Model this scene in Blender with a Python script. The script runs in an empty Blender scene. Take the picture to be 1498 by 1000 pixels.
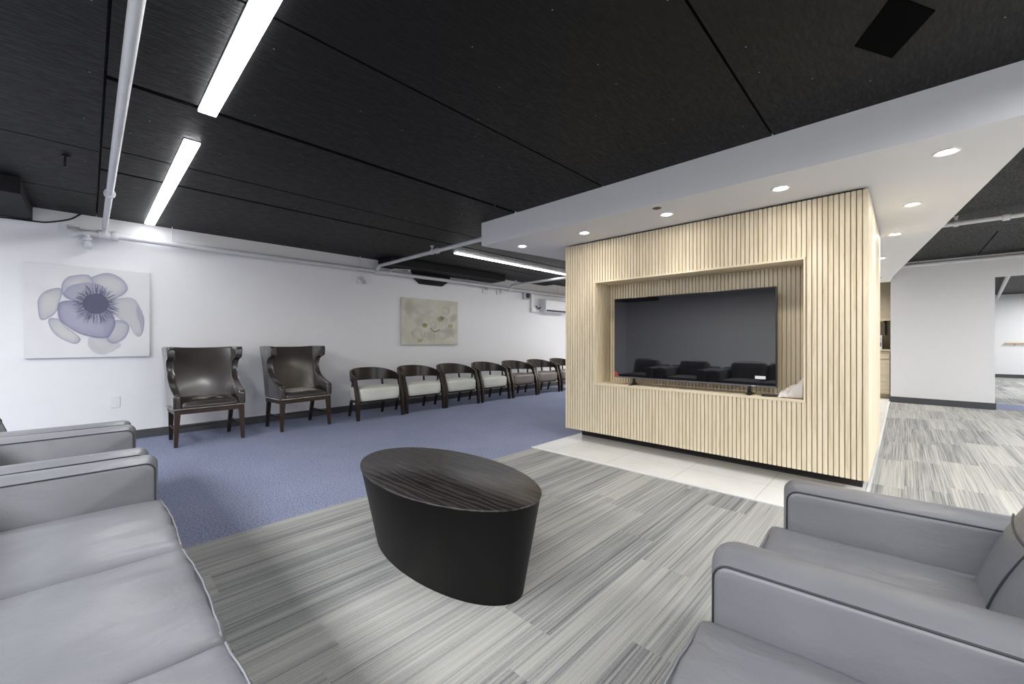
import bpy, math, random
from mathutils import Vector, Matrix, noise
random.seed(7)
PI = math.pi
sc = bpy.context.scene
COL = sc.collection

# ------------------------------------------------------------------ helpers
class MB:
    """collects shapes into one mesh"""
    def __init__(s): s.v = []; s.f = []; s.c = []
    def add(s, vs, fs):
        n = len(s.v); s.v += [tuple(p) for p in vs]; s.f += [tuple(i + n for i in f) for f in fs]; return n
    def box(s, x0, x1, y0, y1, z0, z1):
        s.add([(x0,y0,z0),(x1,y0,z0),(x1,y1,z0),(x0,y1,z0),(x0,y0,z1),(x1,y0,z1),(x1,y1,z1),(x0,y1,z1)],
              [(3,2,1,0),(4,5,6,7),(0,1,5,4),(1,2,6,5),(2,3,7,6),(3,0,4,7)])
    def hexa(s, lo, hi):
        """prism between two quads (lists of 4 points, both counter-clockwise from above)"""
        s.add(list(lo) + list(hi), [(3,2,1,0),(4,5,6,7),(0,1,5,4),(1,2,6,5),(2,3,7,6),(3,0,4,7)])
    def loft(s, rings, cap=True, closed=True):
        n = len(rings[0]); vs = [p for r in rings for p in r]; fs = []
        for i in range(len(rings) - 1):
            for j in range(n if closed else n - 1):
                k = (j + 1) % n
                fs.append((i*n+j, i*n+k, (i+1)*n+k, (i+1)*n+j))
        if cap and closed:
            fs.append(tuple(reversed(range(n)))); fs.append(tuple((len(rings)-1)*n + j for j in range(n)))
        s.add(vs, fs)
    def tube(s, pts, r, n=10, cap=True):
        pts = [Vector(p) for p in pts]; rs = r if isinstance(r, (list, tuple)) else [r]*len(pts)
        rings = []; up = None
        for i, p in enumerate(pts):
            t = (pts[min(i+1, len(pts)-1)] - pts[max(i-1, 0)]).normalized()
            if up is None:
                up = Vector((0,0,1)) if abs(t.z) < .9 else Vector((1,0,0))
            a = t.cross(up)
            if a.length < 1e-4: a = t.cross(Vector((0,1,0)))
            a.normalize(); b = a.cross(t).normalized(); up = b
            rings.append([p + (a*math.cos(2*PI*k/n) - b*math.sin(2*PI*k/n))*(-rs[i]) for k in range(n)])
        s.loft(rings, cap)
    def lathe(s, prof, c=(0,0,0), n=24, axis='z'):
        """prof: list of (radius, height)"""
        rings = []
        for r, h in prof:
            ring = []
            for k in range(n):
                a = 2*PI*k/n; x, y = r*math.cos(a), r*math.sin(a)
                p = {'z': (x, y, h), 'x': (h, x, y), 'y': (y, h, x)}[axis]
                ring.append((c[0]+p[0], c[1]+p[1], c[2]+p[2]))
            rings.append(ring)
        s.loft(rings)
    def ball(s, c, r, n=8, m=6):
        s.lathe([(max(r*math.sin(PI*i/m), r*.02), -r*math.cos(PI*i/m)) for i in range(m+1)], c, n)
    def prism(s, poly, axis, a, b):
        """polygon in the two other axes extruded along axis from a to b"""
        def P(u, v, w): return {'x': (w, u, v), 'y': (u, w, v), 'z': (u, v, w)}[axis]
        n = len(poly)
        s.add([P(u, v, a) for u, v in poly] + [P(u, v, b) for u, v in poly],
              [tuple(reversed(range(n))), tuple(range(n, 2*n))] + [(i, (i+1) % n, n+(i+1) % n, n+i) for i in range(n)])
    def pillow(s, cx, cy, cz, sx, sy, sz, r, bulge=(0,0,0), n=(14,14,6), wr=0, seed=0, ws=(6,6,6)):
        """rounded, slightly stuffed box"""
        hx, hy, hz = sx/2, sy/2, sz/2; idx = {}; vs = []; fs = []
        nx, ny, nz = n
        def spread(i, m):                                  # denser near the edges
            t = 2*i/m - 1
            return math.sin(t*PI/2)*.55 + t*.45
        def vert(i, j, k):
            key = (i, j, k)
            if key in idx: return idx[key]
            u, v, w = spread(i, nx), spread(j, ny), spread(k, nz)
            p = Vector((u*hx, v*hy, w*hz))
            q = Vector((max(-hx+r, min(hx-r, p.x)), max(-hy+r, min(hy-r, p.y)), max(-hz+r, min(hz-r, p.z))))
            d = p - q
            if d.length > 1e-9: p = q + d.normalized()*r
            p.x += bulge[0]*u*(1-v*v)*(1-w*w); p.y += bulge[1]*v*(1-u*u)*(1-w*w); p.z += bulge[2]*w*(1-u*u)*(1-v*v)
            if wr:
                e = noise.noise(Vector((p.x*ws[0]+seed*7.3, p.y*ws[1]+seed*3.1, p.z*ws[2])))
                e += .5*noise.noise(Vector((p.x*ws[0]*2.1+seed, p.y*ws[1]*2.1, p.z*ws[2]*2.1+seed)))
                nn = Vector((p.x/hx, p.y/hy, p.z/hz)); m = max(abs(nn.x), abs(nn.y), abs(nn.z))
                g = Vector([c if abs(c) > .8*m else 0 for c in nn]).normalized()
                p += g*e*wr
            idx[key] = len(vs); vs.append((p.x+cx, p.y+cy, p.z+cz)); return idx[key]
        for i in range(nx):
            for j in range(ny):
                fs.append((vert(i,j+1,0), vert(i+1,j+1,0), vert(i+1,j,0), vert(i,j,0)))
                fs.append((vert(i,j,nz), vert(i+1,j,nz), vert(i+1,j+1,nz), vert(i,j+1,nz)))
        for i in range(nx):
            for k in range(nz):
                fs.append((vert(i,0,k), vert(i+1,0,k), vert(i+1,0,k+1), vert(i,0,k+1)))
                fs.append((vert(i,ny,k+1), vert(i+1,ny,k+1), vert(i+1,ny,k), vert(i,ny,k)))
        for j in range(ny):
            for k in range(nz):
                fs.append((vert(0,j,k+1), vert(0,j+1,k+1), vert(0,j+1,k), vert(0,j,k)))
                fs.append((vert(nx,j,k), vert(nx,j+1,k), vert(nx,j+1,k+1), vert(nx,j,k+1)))
        s.add(vs, fs)
    def transform(s, M):
        s.v = [tuple(M @ Vector(p)) for p in s.v]; return s
    def build(s, name, mat, parent=None, smooth=None, world=False, bevel=0, kind=None):
        me = bpy.data.meshes.new(name)
        vs = s.v
        if world and parent is not None:
            L = parent.location; vs = [(x-L.x, y-L.y, z-L.z) for x, y, z in vs]
        me.from_pydata(vs, [], s.f); me.update()
        if s.c:
            at = me.color_attributes.new('ink', 'FLOAT_COLOR', 'POINT')
            for i, c in enumerate(s.c): at.data[i].color = c
        import bmesh
        bm = bmesh.new(); bm.from_mesh(me)
        if not s.c: bmesh.ops.recalc_face_normals(bm, faces=bm.faces)
        bm.to_mesh(me); bm.free()
        if smooth is not None:
            for p in me.polygons: p.use_smooth = True
            if smooth < 180: me.set_sharp_from_angle(angle=math.radians(smooth))
        me.materials.append(mat)
        o = bpy.data.objects.new(name, me); COL.objects.link(o)
        if parent is not None: o.parent = parent
        if bevel:
            m = o.modifiers.new('bevel', 'BEVEL'); m.width = bevel; m.segments = 2; m.limit_method = 'ANGLE'
            m.angle_limit = math.radians(40)
        if kind: o['kind'] = kind
        return o

def tag(o, label, cat, group=None):
    o['label'] = label; o['category'] = cat
    if group: o['group'] = group
    return o
def thing(name, label, cat, loc=(0,0,0), rz=0, group=None):
    o = bpy.data.objects.new(name, None); COL.objects.link(o); o.empty_display_size = .1
    o.location = loc; o.rotation_euler = (0, 0, rz)
    return tag(o, label, cat, group)
def struct(name, mb, mat, smooth=None, bevel=0):
    return mb.build(name, mat, None, smooth, bevel=bevel, kind='structure')
def dup(root, loc, rz, label, group=None):
    r = root.copy(); COL.objects.link(r); r.location = loc; r.rotation_euler = (0, 0, rz); r['label'] = label
    if group: r['group'] = group
    for ch in list(root.children):
        c = ch.copy(); COL.objects.link(c); c.parent = r
        for g in list(ch.children):
            d = g.copy(); COL.objects.link(d); d.parent = c
    return r
def arc(cx, cz, r, a0, a1, n):
    return [(cx + r*math.cos(math.radians(a0+(a1-a0)*i/n)), cz + r*math.sin(math.radians(a0+(a1-a0)*i/n))) for i in range(n+1)]
def spline(pts, n=6, closed=False):
    out = []; m = len(pts)
    for i in range(m if closed else m-1):
        if closed: p = [pts[(i+k-1) % m] for k in range(4)]
        else: p = [pts[max(i-1,0)], pts[i], pts[i+1], pts[min(i+2,m-1)]]
        for k in range(n):
            t = k/n
            out.append(tuple(.5*((2*b)+(-a+c)*t+(2*a-5*b+4*c-d)*t*t+(-a+3*b-3*c+d)*t**3) for a, b, c, d in zip(*p)))
    if not closed: out.append(tuple(pts[-1]))
    return out

# ------------------------------------------------------------------ materials
def s2l(c): return tuple((x/255/12.92 if x/255 <= .04045 else ((x/255+.055)/1.055)**2.4) for x in c) + (1,)
class Mat:
    def __init__(s, name):
        s.m = bpy.data.materials.new(name); s.m.use_nodes = True; s.t = s.m.node_tree; s.n = s.t.nodes; s.l = s.t.links
        s.b = s.n['Principled BSDF']
    def node(s, typ, **kw):
        n = s.n.new(typ)
        for k, v in kw.items():
            if k.startswith('i_'):
                key = k[2:]; key = int(key) if key.isdigit() else key
                n.inputs[key].default_value = v
            else: setattr(n, k, v)
        return n
    def link(s, a, b): s.l.new(a, b)
    def coords(s, kind='Object'): return s.node('ShaderNodeTexCoord').outputs[kind]
    def mapping(s, vec, scale=(1,1,1), loc=(0,0,0), rot=(0,0,0)):
        n = s.node('ShaderNodeMapping'); n.inputs['Scale'].default_value = scale; n.inputs['Location'].default_value = loc
        n.inputs['Rotation'].default_value = rot
        s.link(vec, n.inputs['Vector']); return n.outputs[0]
    def noise(s, vec, scale=5, detail=3, rough=.5, dist=0):
        n = s.node('ShaderNodeTexNoise'); n.inputs['Scale'].default_value = scale; n.inputs['Detail'].default_value = detail
        n.inputs['Roughness'].default_value = rough; n.inputs['Distortion'].default_value = dist
        if vec is not None: s.link(vec, n.inputs['Vector'])
        return n.outputs[0]
    def ramp(s, fac, stops):
        n = s.node('ShaderNodeValToRGB'); r = n.color_ramp
        while len(r.elements) < len(stops): r.elements.new(.5)
        for e, (p, c) in zip(r.elements, stops):
            e.position = p; e.color = c if len(c) == 4 else s2l(c)
        s.link(fac, n.inputs[0]); return n.outputs[0]
    def mix(s, fac, a, b, mode='MIX'):
        n = s.node('ShaderNodeMix', data_type='RGBA', blend_type=mode)
        for val, sock in ((fac, n.inputs[0]), (a, n.inputs[6]), (b, n.inputs[7])):
            if hasattr(val, 'is_linked'): s.link(val, sock)
            else: sock.default_value = val
        return n.outputs[2]
    def math(s, op, a, b=None, c=None):
        n = s.node('ShaderNodeMath', operation=op)
        for i, val in enumerate((a, b, c)):
            if val is None: continue
            if hasattr(val, 'is_linked'): s.link(val, n.inputs[i])
            else: n.inputs[i].default_value = val
        return n.outputs[0]
    def bump(s, h, strength=.2, dist=.01, prev=None):
        n = s.node('ShaderNodeBump'); n.inputs['Strength'].default_value = strength; n.inputs['Distance'].default_value = dist
        s.link(h, n.inputs['Height'])
        if prev is not None: s.link(prev, n.inputs['Normal'])
        s.link(n.outputs[0], s.b.inputs['Normal']); return n.outputs[0]
    def base(s, c, rough=.5, spec=None, metal=0):
        if hasattr(c, 'is_linked'): s.link(c, s.b.inputs['Base Color'])
        else: s.b.inputs['Base Color'].default_value = c if len(c) == 4 else s2l(c)
        if hasattr(rough, 'is_linked'): s.link(rough, s.b.inputs['Roughness'])
        else: s.b.inputs['Roughness'].default_value = rough
        if spec is not None: s.b.inputs['Specular IOR Level'].default_value = spec
        s.b.inputs['Metallic'].default_value = metal
        return s

def plain(name, c, rough=.5, spec=None, metal=0, var=.04, bump=0, bscale=60):
    M = Mat(name); v = M.coords()
    base = s2l(c); n = M.noise(v, 9, 3)
    lo = tuple(x*(1-var) for x in base[:3]) + (1,); hi = tuple(min(1, x*(1+var)) for x in base[:3]) + (1,)
    M.base(M.ramp(n, [(.3, lo), (.7, hi)]), rough, spec, metal)
    if bump: M.bump(M.noise(v, bscale, 2), bump, .002)
    return M.m
def emit(name, c, strength):
    M = Mat(name); M.base((20,20,20)); M.b.inputs['Emission Color'].default_value = s2l(c); M.b.inputs['Emission Strength'].default_value = strength
    return M.m

m_wall = plain('wall_paint', (230,230,232), .55, .3, var=.008, bump=.05, bscale=150)
m_soffit = plain('soffit_paint', (214,214,217), .6, .3, var=.006)
m_base = plain('baseboard_vinyl', (70,72,76), .5, var=.05)
m_pipe = plain('pipe_paint', (205,205,208), .45, var=.03)
m_white = plain('white_plastic', (225,226,228), .4, var=.01)
m_grey_plastic = plain('grey_plastic', (180,182,184), .45, var=.03)
m_black = plain('black_plastic', (14,14,16), .4, var=.1)
m_blackpaint = plain('black_beam_paint', (22,22,24), .7, .3, var=.25, bump=.3, bscale=25)
m_toe = plain('toe_kick_black', (26,25,25), .6, var=.1)
m_led = emit('led_diffuser', (252,253,255), 9.5)
m_down = emit('downlight_lens', (255,246,232), 60)
m_downring = plain('downlight_ring', (215,213,210), .3, .6)

def mk_ceiling():
    M = Mat('black_concrete_ceiling'); v = M.coords()
    n1 = M.noise(M.mapping(v, (.7, 2.2, 1)), 3, 6, .65)
    n2 = M.noise(M.mapping(v, (1, 5, 1)), 14, 4, .7)
    c = M.ramp(n1, [(.3, (4,4,5)), (.7, (11,11,12))])
    c = M.mix(.5, c, M.ramp(n2, [(.35, (2,2,3)), (.5, (9,9,10)), (.72, (20,20,22))]))
    vo = M.node('ShaderNodeTexVoronoi', voronoi_dimensions='2D'); vo.inputs['Scale'].default_value = 2.2; M.link(v, vo.inputs['Vector'])
    dot = M.math('LESS_THAN', vo.outputs['Distance'], .007)
    c = M.mix(dot, c, s2l((190,190,190)))
    M.base(c, M.ramp(n2, [(.3, (.42,)*3+(1,)), (.7, (.7,)*3+(1,))]), .28)
    M.bump(n2, .5, .01, M.bump(n1, .3, .02)); return M.m
m_ceil = mk_ceiling()

def mk_plank(name, rot=False, light=1.0):
    M = Mat(name); v = M.coords()
    sp = M.node('ShaderNodeSeparateXYZ'); M.link(v, sp.inputs[0])
    X, Y = sp.outputs[0], sp.outputs[1]
    row = M.math('FLOOR', M.math('DIVIDE', M.math('ADD', Y, 50), .25))
    wn = M.node('ShaderNodeTexWhiteNoise', noise_dimensions='1D'); M.link(row, wn.inputs['W'])
    xo = M.math('ADD', M.math('ADD', X, 50), wn.outputs['Value'])
    col = M.math('FLOOR', xo)
    cid = M.node('ShaderNodeCombineXYZ'); M.link(row, cid.inputs[0]); M.link(col, cid.inputs[1])
    w2 = M.node('ShaderNodeTexWhiteNoise', noise_dimensions='2D'); M.link(cid.outputs[0], w2.inputs['Vector'])
    pid = w2.outputs['Value']
    # streaks along X, different in every plank
    off = M.node('ShaderNodeCombineXYZ'); M.link(M.math('MULTIPLY', pid, 37.), off.inputs[0]); M.link(M.math('MULTIPLY', pid, 91.), off.inputs[1])
    ad = M.node('ShaderNodeVectorMath', operation='ADD'); M.link(v, ad.inputs[0]); M.link(off.outputs[0], ad.inputs[1])
    st = M.noise(M.mapping(ad.outputs[0], (.9, 105, 1)), 1, 3, .65)
    st2 = M.noise(M.mapping(ad.outputs[0], (.5, 22, 1)), 1, 2, .5)
    fz = M.noise(M.mapping(v, (70, 260, 1)), 1, 2, .6)
    f = M.math('ADD', M.math('MULTIPLY', st, .75), M.math('MULTIPLY', st2, .36))
    f = M.math('ADD', f, M.math('MULTIPLY', M.math('SUBTRACT', pid, .5), .14))
    f = M.math('ADD', f, M.math('MULTIPLY', M.math('SUBTRACT', fz, .5), .16))
    k = light
    def g(a): return tuple(min(255, x*k) for x in a)
    c = M.ramp(f, [(.36, g((104,106,108))), (.48, g((138,139,139))), (.57, g((160,160,157))), (.72, g((180,179,174)))])
    M.base(c, .95, .1); M.bump(fz, .35, .003, M.bump(st, .25, .004)); return M.m
m_plank = mk_plank('grey_plank_carpet')

def mk_blue():
    M = Mat('blue_carpet'); v = M.coords()
    a = M.noise(v, 95, 2, .85); b = M.noise(M.mapping(v, loc=(4,9,0)), 60, 2, .75); w = M.noise(v, 1.6, 3)
    c = M.ramp(a, [(.36, (84,94,126)), (.47, (122,133,166)), (.56, (146,155,182)), (.66, (184,184,190))])
    c = M.mix(M.ramp(b, [(.55, (0,0,0,1)), (.62, (1,1,1,1))]), c, s2l((146,140,146)))
    c = M.mix(M.ramp(w, [(.4, (0,0,0,1)), (.7, (.22,.22,.22,1))]), c, s2l((160,164,186)))
    M.base(c, .98, .1); M.bump(a, .6, .006); return M.m
m_blue = mk_blue()

def mk_tile():
    M = Mat('white_floor_tile'); v = M.coords()
    c = M.ramp(M.noise(v, 2.5, 4), [(.3, (218,219,219)), (.7, (229,230,230))])
    sp = M.node('ShaderNodeSeparateXYZ'); M.link(v, sp.inputs[0])
    fy = M.math('FRACT', M.math('DIVIDE', M.math('ADD', sp.outputs[1], 50.06), .62))
    fx = M.math('FRACT', M.math('DIVIDE', M.math('ADD', sp.outputs[0], 50 - 3.345), 1.2))
    gy = M.math('LESS_THAN', fy, .006); gx = M.math('LESS_THAN', fx, .003)
    c = M.mix(M.math('MAXIMUM', gy, gx), c, s2l((176,176,172)))
    M.base(c, .22, .5); return M.m
m_tile = mk_tile()

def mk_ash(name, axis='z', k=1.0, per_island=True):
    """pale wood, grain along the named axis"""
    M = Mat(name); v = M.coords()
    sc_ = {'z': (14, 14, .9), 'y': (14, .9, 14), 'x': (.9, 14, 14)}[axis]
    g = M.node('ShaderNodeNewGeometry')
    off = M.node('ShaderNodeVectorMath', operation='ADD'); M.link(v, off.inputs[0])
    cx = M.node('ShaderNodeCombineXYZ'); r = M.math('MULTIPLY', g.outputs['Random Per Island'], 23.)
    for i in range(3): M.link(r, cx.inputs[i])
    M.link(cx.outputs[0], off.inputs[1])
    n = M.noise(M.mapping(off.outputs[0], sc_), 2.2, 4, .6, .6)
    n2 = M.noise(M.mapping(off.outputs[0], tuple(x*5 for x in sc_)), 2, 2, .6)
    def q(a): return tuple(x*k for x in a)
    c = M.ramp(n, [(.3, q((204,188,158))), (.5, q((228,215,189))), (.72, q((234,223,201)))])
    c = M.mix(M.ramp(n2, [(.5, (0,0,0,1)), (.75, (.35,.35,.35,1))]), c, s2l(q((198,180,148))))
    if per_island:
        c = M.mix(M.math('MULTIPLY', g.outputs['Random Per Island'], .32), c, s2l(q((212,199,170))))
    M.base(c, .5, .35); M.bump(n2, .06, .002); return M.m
m_slat = mk_ash('ash_slats'); m_ashboard = mk_ash('ash_board', 'y'); m_ashv = mk_ash('ash_panel', 'z')
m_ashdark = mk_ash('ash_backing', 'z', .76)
m_kwood = mk_ash('kitchen_oak', 'y', .93)

def mk_dark(name, axis='z', lo=(22,15,12), hi=(48,34,27), rough=.32):
    M = Mat(name); v = M.coords()
    sc_ = {'z': (30, 30, 2.5), 'y': (30, 2.5, 30), 'x': (2.5, 30, 30)}[axis]
    n = M.noise(M.mapping(v, sc_), 1.6, 4, .6, .4)
    M.base(M.ramp(n, [(.3, lo), (.7, hi)]), rough, .5); M.bump(n, .08, .002); return M.m
m_dark = mk_dark('espresso_wood'); m_darkx = mk_dark('espresso_wood_bent', 'x')
m_leg = mk_dark('walnut_leg', 'z', (36,24,18), (66,46,34), .4)

def mk_table(name, top):
    M = Mat(name); v = M.coords()
    if top:
        w = M.node('ShaderNodeTexWave', wave_type='BANDS', bands_direction='X'); M.link(M.mapping(v, (1, .16, 1)), w.inputs['Vector'])
        w.inputs['Scale'].default_value = 9; w.inputs['Distortion'].default_value = 14; w.inputs['Detail'].default_value = 3
        w.inputs['Detail Scale'].default_value = 1.1
        n = M.noise(M.mapping(v, (60, 4, 1)), 1.5, 3, .6)
        c = M.ramp(w.outputs['Fac'], [(.1, (26,23,23)), (.5, (38,34,33)), (.9, (54,49,48))])
        c = M.mix(M.ramp(n, [(.45, (0,0,0,1)), (.8, (.5,.5,.5,1))]), c, s2l((22,19,19)))
        M.base(c, M.ramp(n, [(.3, (.27,)*3+(1,)), (.7, (.4,)*3+(1,))]), .5); M.bump(w.outputs['Fac'], .09, .003)
    else:
        n = M.noise(M.mapping(v, (16, 16, 2.2)), 1.5, 5, .62, .4)
        M.base(M.ramp(n, [(.3, (6,5,5)), (.6, (10,8,8)), (.8, (18,15,14))]), .5, .3); M.bump(n, .12, .003)
    return M.m
m_tabtop = mk_table('dark_oak_top', True); m_tabside = mk_table('dark_oak_side', False)

def mk_leather(name, lo, hi, rough=.42, worn=None, amount=.5, wrinkle=.42, coat=0):
    M = Mat(name); v = M.coords()
    n = M.noise(v, 3.5, 4, .55); f = M.noise(v, 240, 2, .6)
    wv = M.noise(M.mapping(v, (7, 15, 10)), 1, 4, .6, 1.0)
    c = M.ramp(n, [(.3, lo), (.7, hi)]); rr = rough
    if worn:
        w = M.noise(v, 7, 7, .68)
        sp = M.node('ShaderNodeSeparateXYZ'); M.link(v, sp.inputs[0])
        yy = M.math('ABSOLUTE', M.math('SUBTRACT', sp.outputs[1], .25)); xx = M.math('ABSOLUTE', sp.outputs[0])
        d = M.math('MAXIMUM', M.math('MULTIPLY', yy, 4.3), M.math('MULTIPLY', xx, 3.7))
        w = M.math('SUBTRACT', M.math('ADD', w, amount), M.math('MULTIPLY', M.math('POWER', d, 4), .55))
        mask = M.ramp(w, [(.60, (0,0,0,1)), (.64, (1,1,1,1))])
        c = M.mix(mask, c, M.ramp(M.noise(v, 40, 3), [(.35, worn), (.7, tuple(x*.78 for x in worn))]))
        rr = M.ramp(w, [(.58, (rough,)*3+(1,)), (.64, (.85,)*3+(1,))])
    M.base(c, rr, .5); M.b.inputs['Coat Weight'].default_value = coat; M.b.inputs['Coat Roughness'].default_value = .16
    M.bump(f, .06, .001, M.bump(wv, wrinkle, .006)); return M.m
m_grey = mk_leather('grey_leather', (112,113,118), (124,125,130), .36)
m_seam = plain('grey_leather_piping', (50,51,56), .5)
m_brown = mk_leather('dark_brown_leather', (50,46,44), (64,59,56), .26, wrinkle=.06, coat=1)
m_brownworn = mk_leather('worn_dark_leather', (52,48,46), (66,61,58), .28, (150,144,138), .10, .15, .3)
m_brownworn2 = mk_leather('badly_worn_dark_leather', (52,48,46), (66,61,58), .3, (182,176,168), .27, .15, .3)
m_nail = plain('nailhead_steel', (205,200,192), .25, metal=1)
m_cream = mk_leather('cream_vinyl', (206,208,198), (220,221,212), .5, wrinkle=.06)
m_taupe = mk_leather('taupe_vinyl', (112,106,101), (130,124,119), .38, wrinkle=.06)

def mk_screen():
    M = Mat('tv_screen'); M.base((12,12,14), .025, .95); M.b.inputs['Coat Weight'].default_value = 0.0
    n = M.noise(M.coords(), 400, 1); M.bump(n, .001, .0005); return M.m
m_screen = mk_screen()
m_bezel = plain('tv_bezel', (20,20,22), .3, .5); m_silver = plain('tv_bottom_trim', (120,120,124), .3, metal=.6)

def mk_ink(name):
    M = Mat(name); a = M.node('ShaderNodeVertexColor', layer_name='ink')
    M.base(a.outputs['Color'], .6, .2); M.link(a.outputs['Alpha'], M.b.inputs['Alpha']); return M.m
m_ink = mk_ink('print_ink')
def mk_canvas(name, lo, hi, scale=2.2):
    M = Mat(name); v = M.coords(); n = M.noise(v, scale, 4, .55, .4)
    M.base(M.ramp(n, [(.35, lo), (.65, hi)]), .75, .2); M.bump(M.noise(v, 500, 1), .1, .001); return M.m
m_canvas1 = mk_canvas('white_canvas', (217,217,219), (224,224,225)); m_canvas2 = mk_canvas('beige_canvas', (196,193,176), (212,210,198), 3.2)

# ------------------------------------------------------------------ camera
H = 1.15
cam = bpy.data.cameras.new('camera'); co = bpy.data.objects.new('camera', cam); COL.objects.link(co)
cam.sensor_width = 36; cam.lens = 596/1498*36; cam.shift_y = -1/1498; cam.clip_start = .05
co.location = (0, 0, H); co.rotation_euler = (PI/2, 0, math.radians(43.9) - PI/2)
sc.camera = co

# ------------------------------------------------------------------ room shell
CZ = 2.55; YW = 6.55; XB = 11.6; XR = 10.55
X0, Y0 = -4.2, -4.6
mb = MB(); mb.box(X0-.1, XR+.15, Y0-.1, 2.88, -.06, 0); floor = struct('floor', mb, m_plank)
mb = MB(); mb.box(X0-.1, XB, 2.88, YW+.1, -.06, 0); struct('floor_carpet', mb, m_blue)
mb = MB(); mb.box(3.345, XB, .21, 2.91, -.02, .006); struct('floor_tile', mb, m_tile, bevel=.002)
mb = MB(); mb.box(3.325, 3.345, .19, 2.91, -.01, .009); mb.box(3.325, XR, .19, .21, -.01, .009); struct('trim_1', mb, m_white)
mb = MB(); mb.box(X0-.1, XB+.1, YW, YW+.12, 0, 2.75); struct('wall_left', mb, m_wall)
mb = MB(); mb.box(X0-.12, X0, Y0, YW, 0, 2.75); struct('wall_rear', mb, m_wall)
mb = MB(); mb.box(X0, XR+.15, Y0-.12, Y0, 0, 2.75); struct('wall_near', mb, m_wall)
mb = MB(); mb.box(XB, XB+.12, .19, YW, 0, 2.75); struct('wall_back', mb, plain('kitchen_wall_paint', (196,186,168), .6))
mb = MB(); mb.box(XR, XR+.15, -1.1, .185, 0, 2.64); mb.box(XR, XR+.15, -4.0, -1.1, 2.24, 2.64); mb.box(XR, XR+.15, Y0, -4.0, 0, 2.64)
mb.box(XR+.15, XB, .065, .185, 0, 2.64); struct('wall_right', mb, m_wall)
mb = MB(); mb.box(X0, 7.0, YW-.012, YW, 0, .10); mb.box(7.0, XB, YW-.012, YW, 0, .10); struct('baseboard_left', mb, m_base, bevel=.003)
mb = MB(); mb.box(XR-.012, XR, -1.1, .185, 0, .11); mb.box(XR-.012, XR+.16, -1.112, -1.1, 0, .11); struct('baseboard_right', mb, m_base, bevel=.003)

# black concrete ceiling with open board joints
mb = MB()
def slabs(xa, xb, ya, yb, joints, z=CZ):
    y = ya
    for yj, w in sorted(joints) + [(yb, 0)]:
        mb.box(xa, xb, y, yj - w/2, z, z+.05); y = yj + w/2
slabs(X0, .055, Y0, YW, [(1.2, .012), (4.29, .014), (5.57, .014), (-1.4, .012)])
slabs(.067, 3.9, Y0, YW, [(-2., .012), (-.7, .01), (.645, .012), (1.965, .014), (3.045, .045), (4.17, .02), (4.71, .04)])
slabs(3.9, 8.0, Y0, YW, [(-1.2, .014), (-2.6, .014), (4.17, .02), (4.71, .04), (5.6, .014)])
slabs(8.0, XR+.1, Y0, YW, [(-.9, .014), (-1.9, .014), (-3, .014)], 2.615)
mb.box(X0, 8.0, Y0, YW, CZ+.05, CZ+.09); mb.box(8.0, XB, Y0, YW, 2.66, 2.7)
mb.box(7.99, 8.0, Y0, YW, CZ, 2.66)
struct('ceiling', mb, m_ceil)
mb = MB(); mb.prism([(2.518,.169),(2.253,.031),(2.484,-.095),(2.749,.043)], 'z', CZ-.004, CZ+.01); struct('ceiling_patch', mb, plain('matt_black_patch', (4,4,4), .9, .05))
mb = MB(); mb.box(X0, -.405, 5.45, YW, 2.41, CZ+.01); struct('ceiling_beam', mb, m_blackpaint)
mb = MB(); mb.box(3.47, 6.15, 6.12, YW, 2.43, CZ+.01); mb.prism([(4.13,2.45),(4.13,2.345),(4.29,2.225),(4.80,2.225),(4.98,2.345),(4.98,2.45)], 'y', 6.50, YW)
struct('ceiling_beam', mb, m_blackpaint)

# white dropped soffit
SZ = 2.278
sof = [(3.23, -.56), (9.6, .13), (XR, .19), (XR, 2.6), (3.23, 3.61)]
mb = MB(); mb.prism(sof, 'z', SZ, CZ+.02); struct('ceiling_soffit', mb, m_soffit)

# room beyond the opening
mb = MB(); mb.box(XR+.15, 11.65, -7, .065, -.06, 0); struct('floor_carpet', mb, m_blue)
mb = MB(); mb.box(11.65, 20.2, -7, .065, -.06, 0); struct('floor', mb, m_plank)
mb = MB(); mb.box(20.1, 20.25, -7, .3, 0, 2.7); struct('wall_far', mb, m_wall)
mb = MB(); mb.box(XR+.15, 20.1, .065, .185, 0, 2.7); mb.box(XR+.15, 20.1, -7.1, -7, 0, 2.7); struct('wall_side', mb, m_wall)
mb = MB(); mb.box(XR+.15, 20.2, -7, .1, 2.63, 2.7); struct('ceiling', mb, m_ceil)
mb = MB(); mb.box(20.085, 20.1, -7, .065, 0, .11); struct('baseboard_far', mb, m_base)
hr = MB(); hr.tube([(20.03, -3.6, 1.085), (20.03, -2.28, 1.085)], .022, 10)
h = tag(hr.build('handrail', plain('oak_rail', (196,168,112), .4), None, 60), 'light oak handrail on the white wall seen through the opening at far right', 'handrail')
for y in (-3.3, -2.5):
    bk = MB(); bk.box(20.04, 20.1, y-.012, y+.012, 1.03, 1.07); bk.build('bracket', m_grey_plastic, h)

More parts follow.
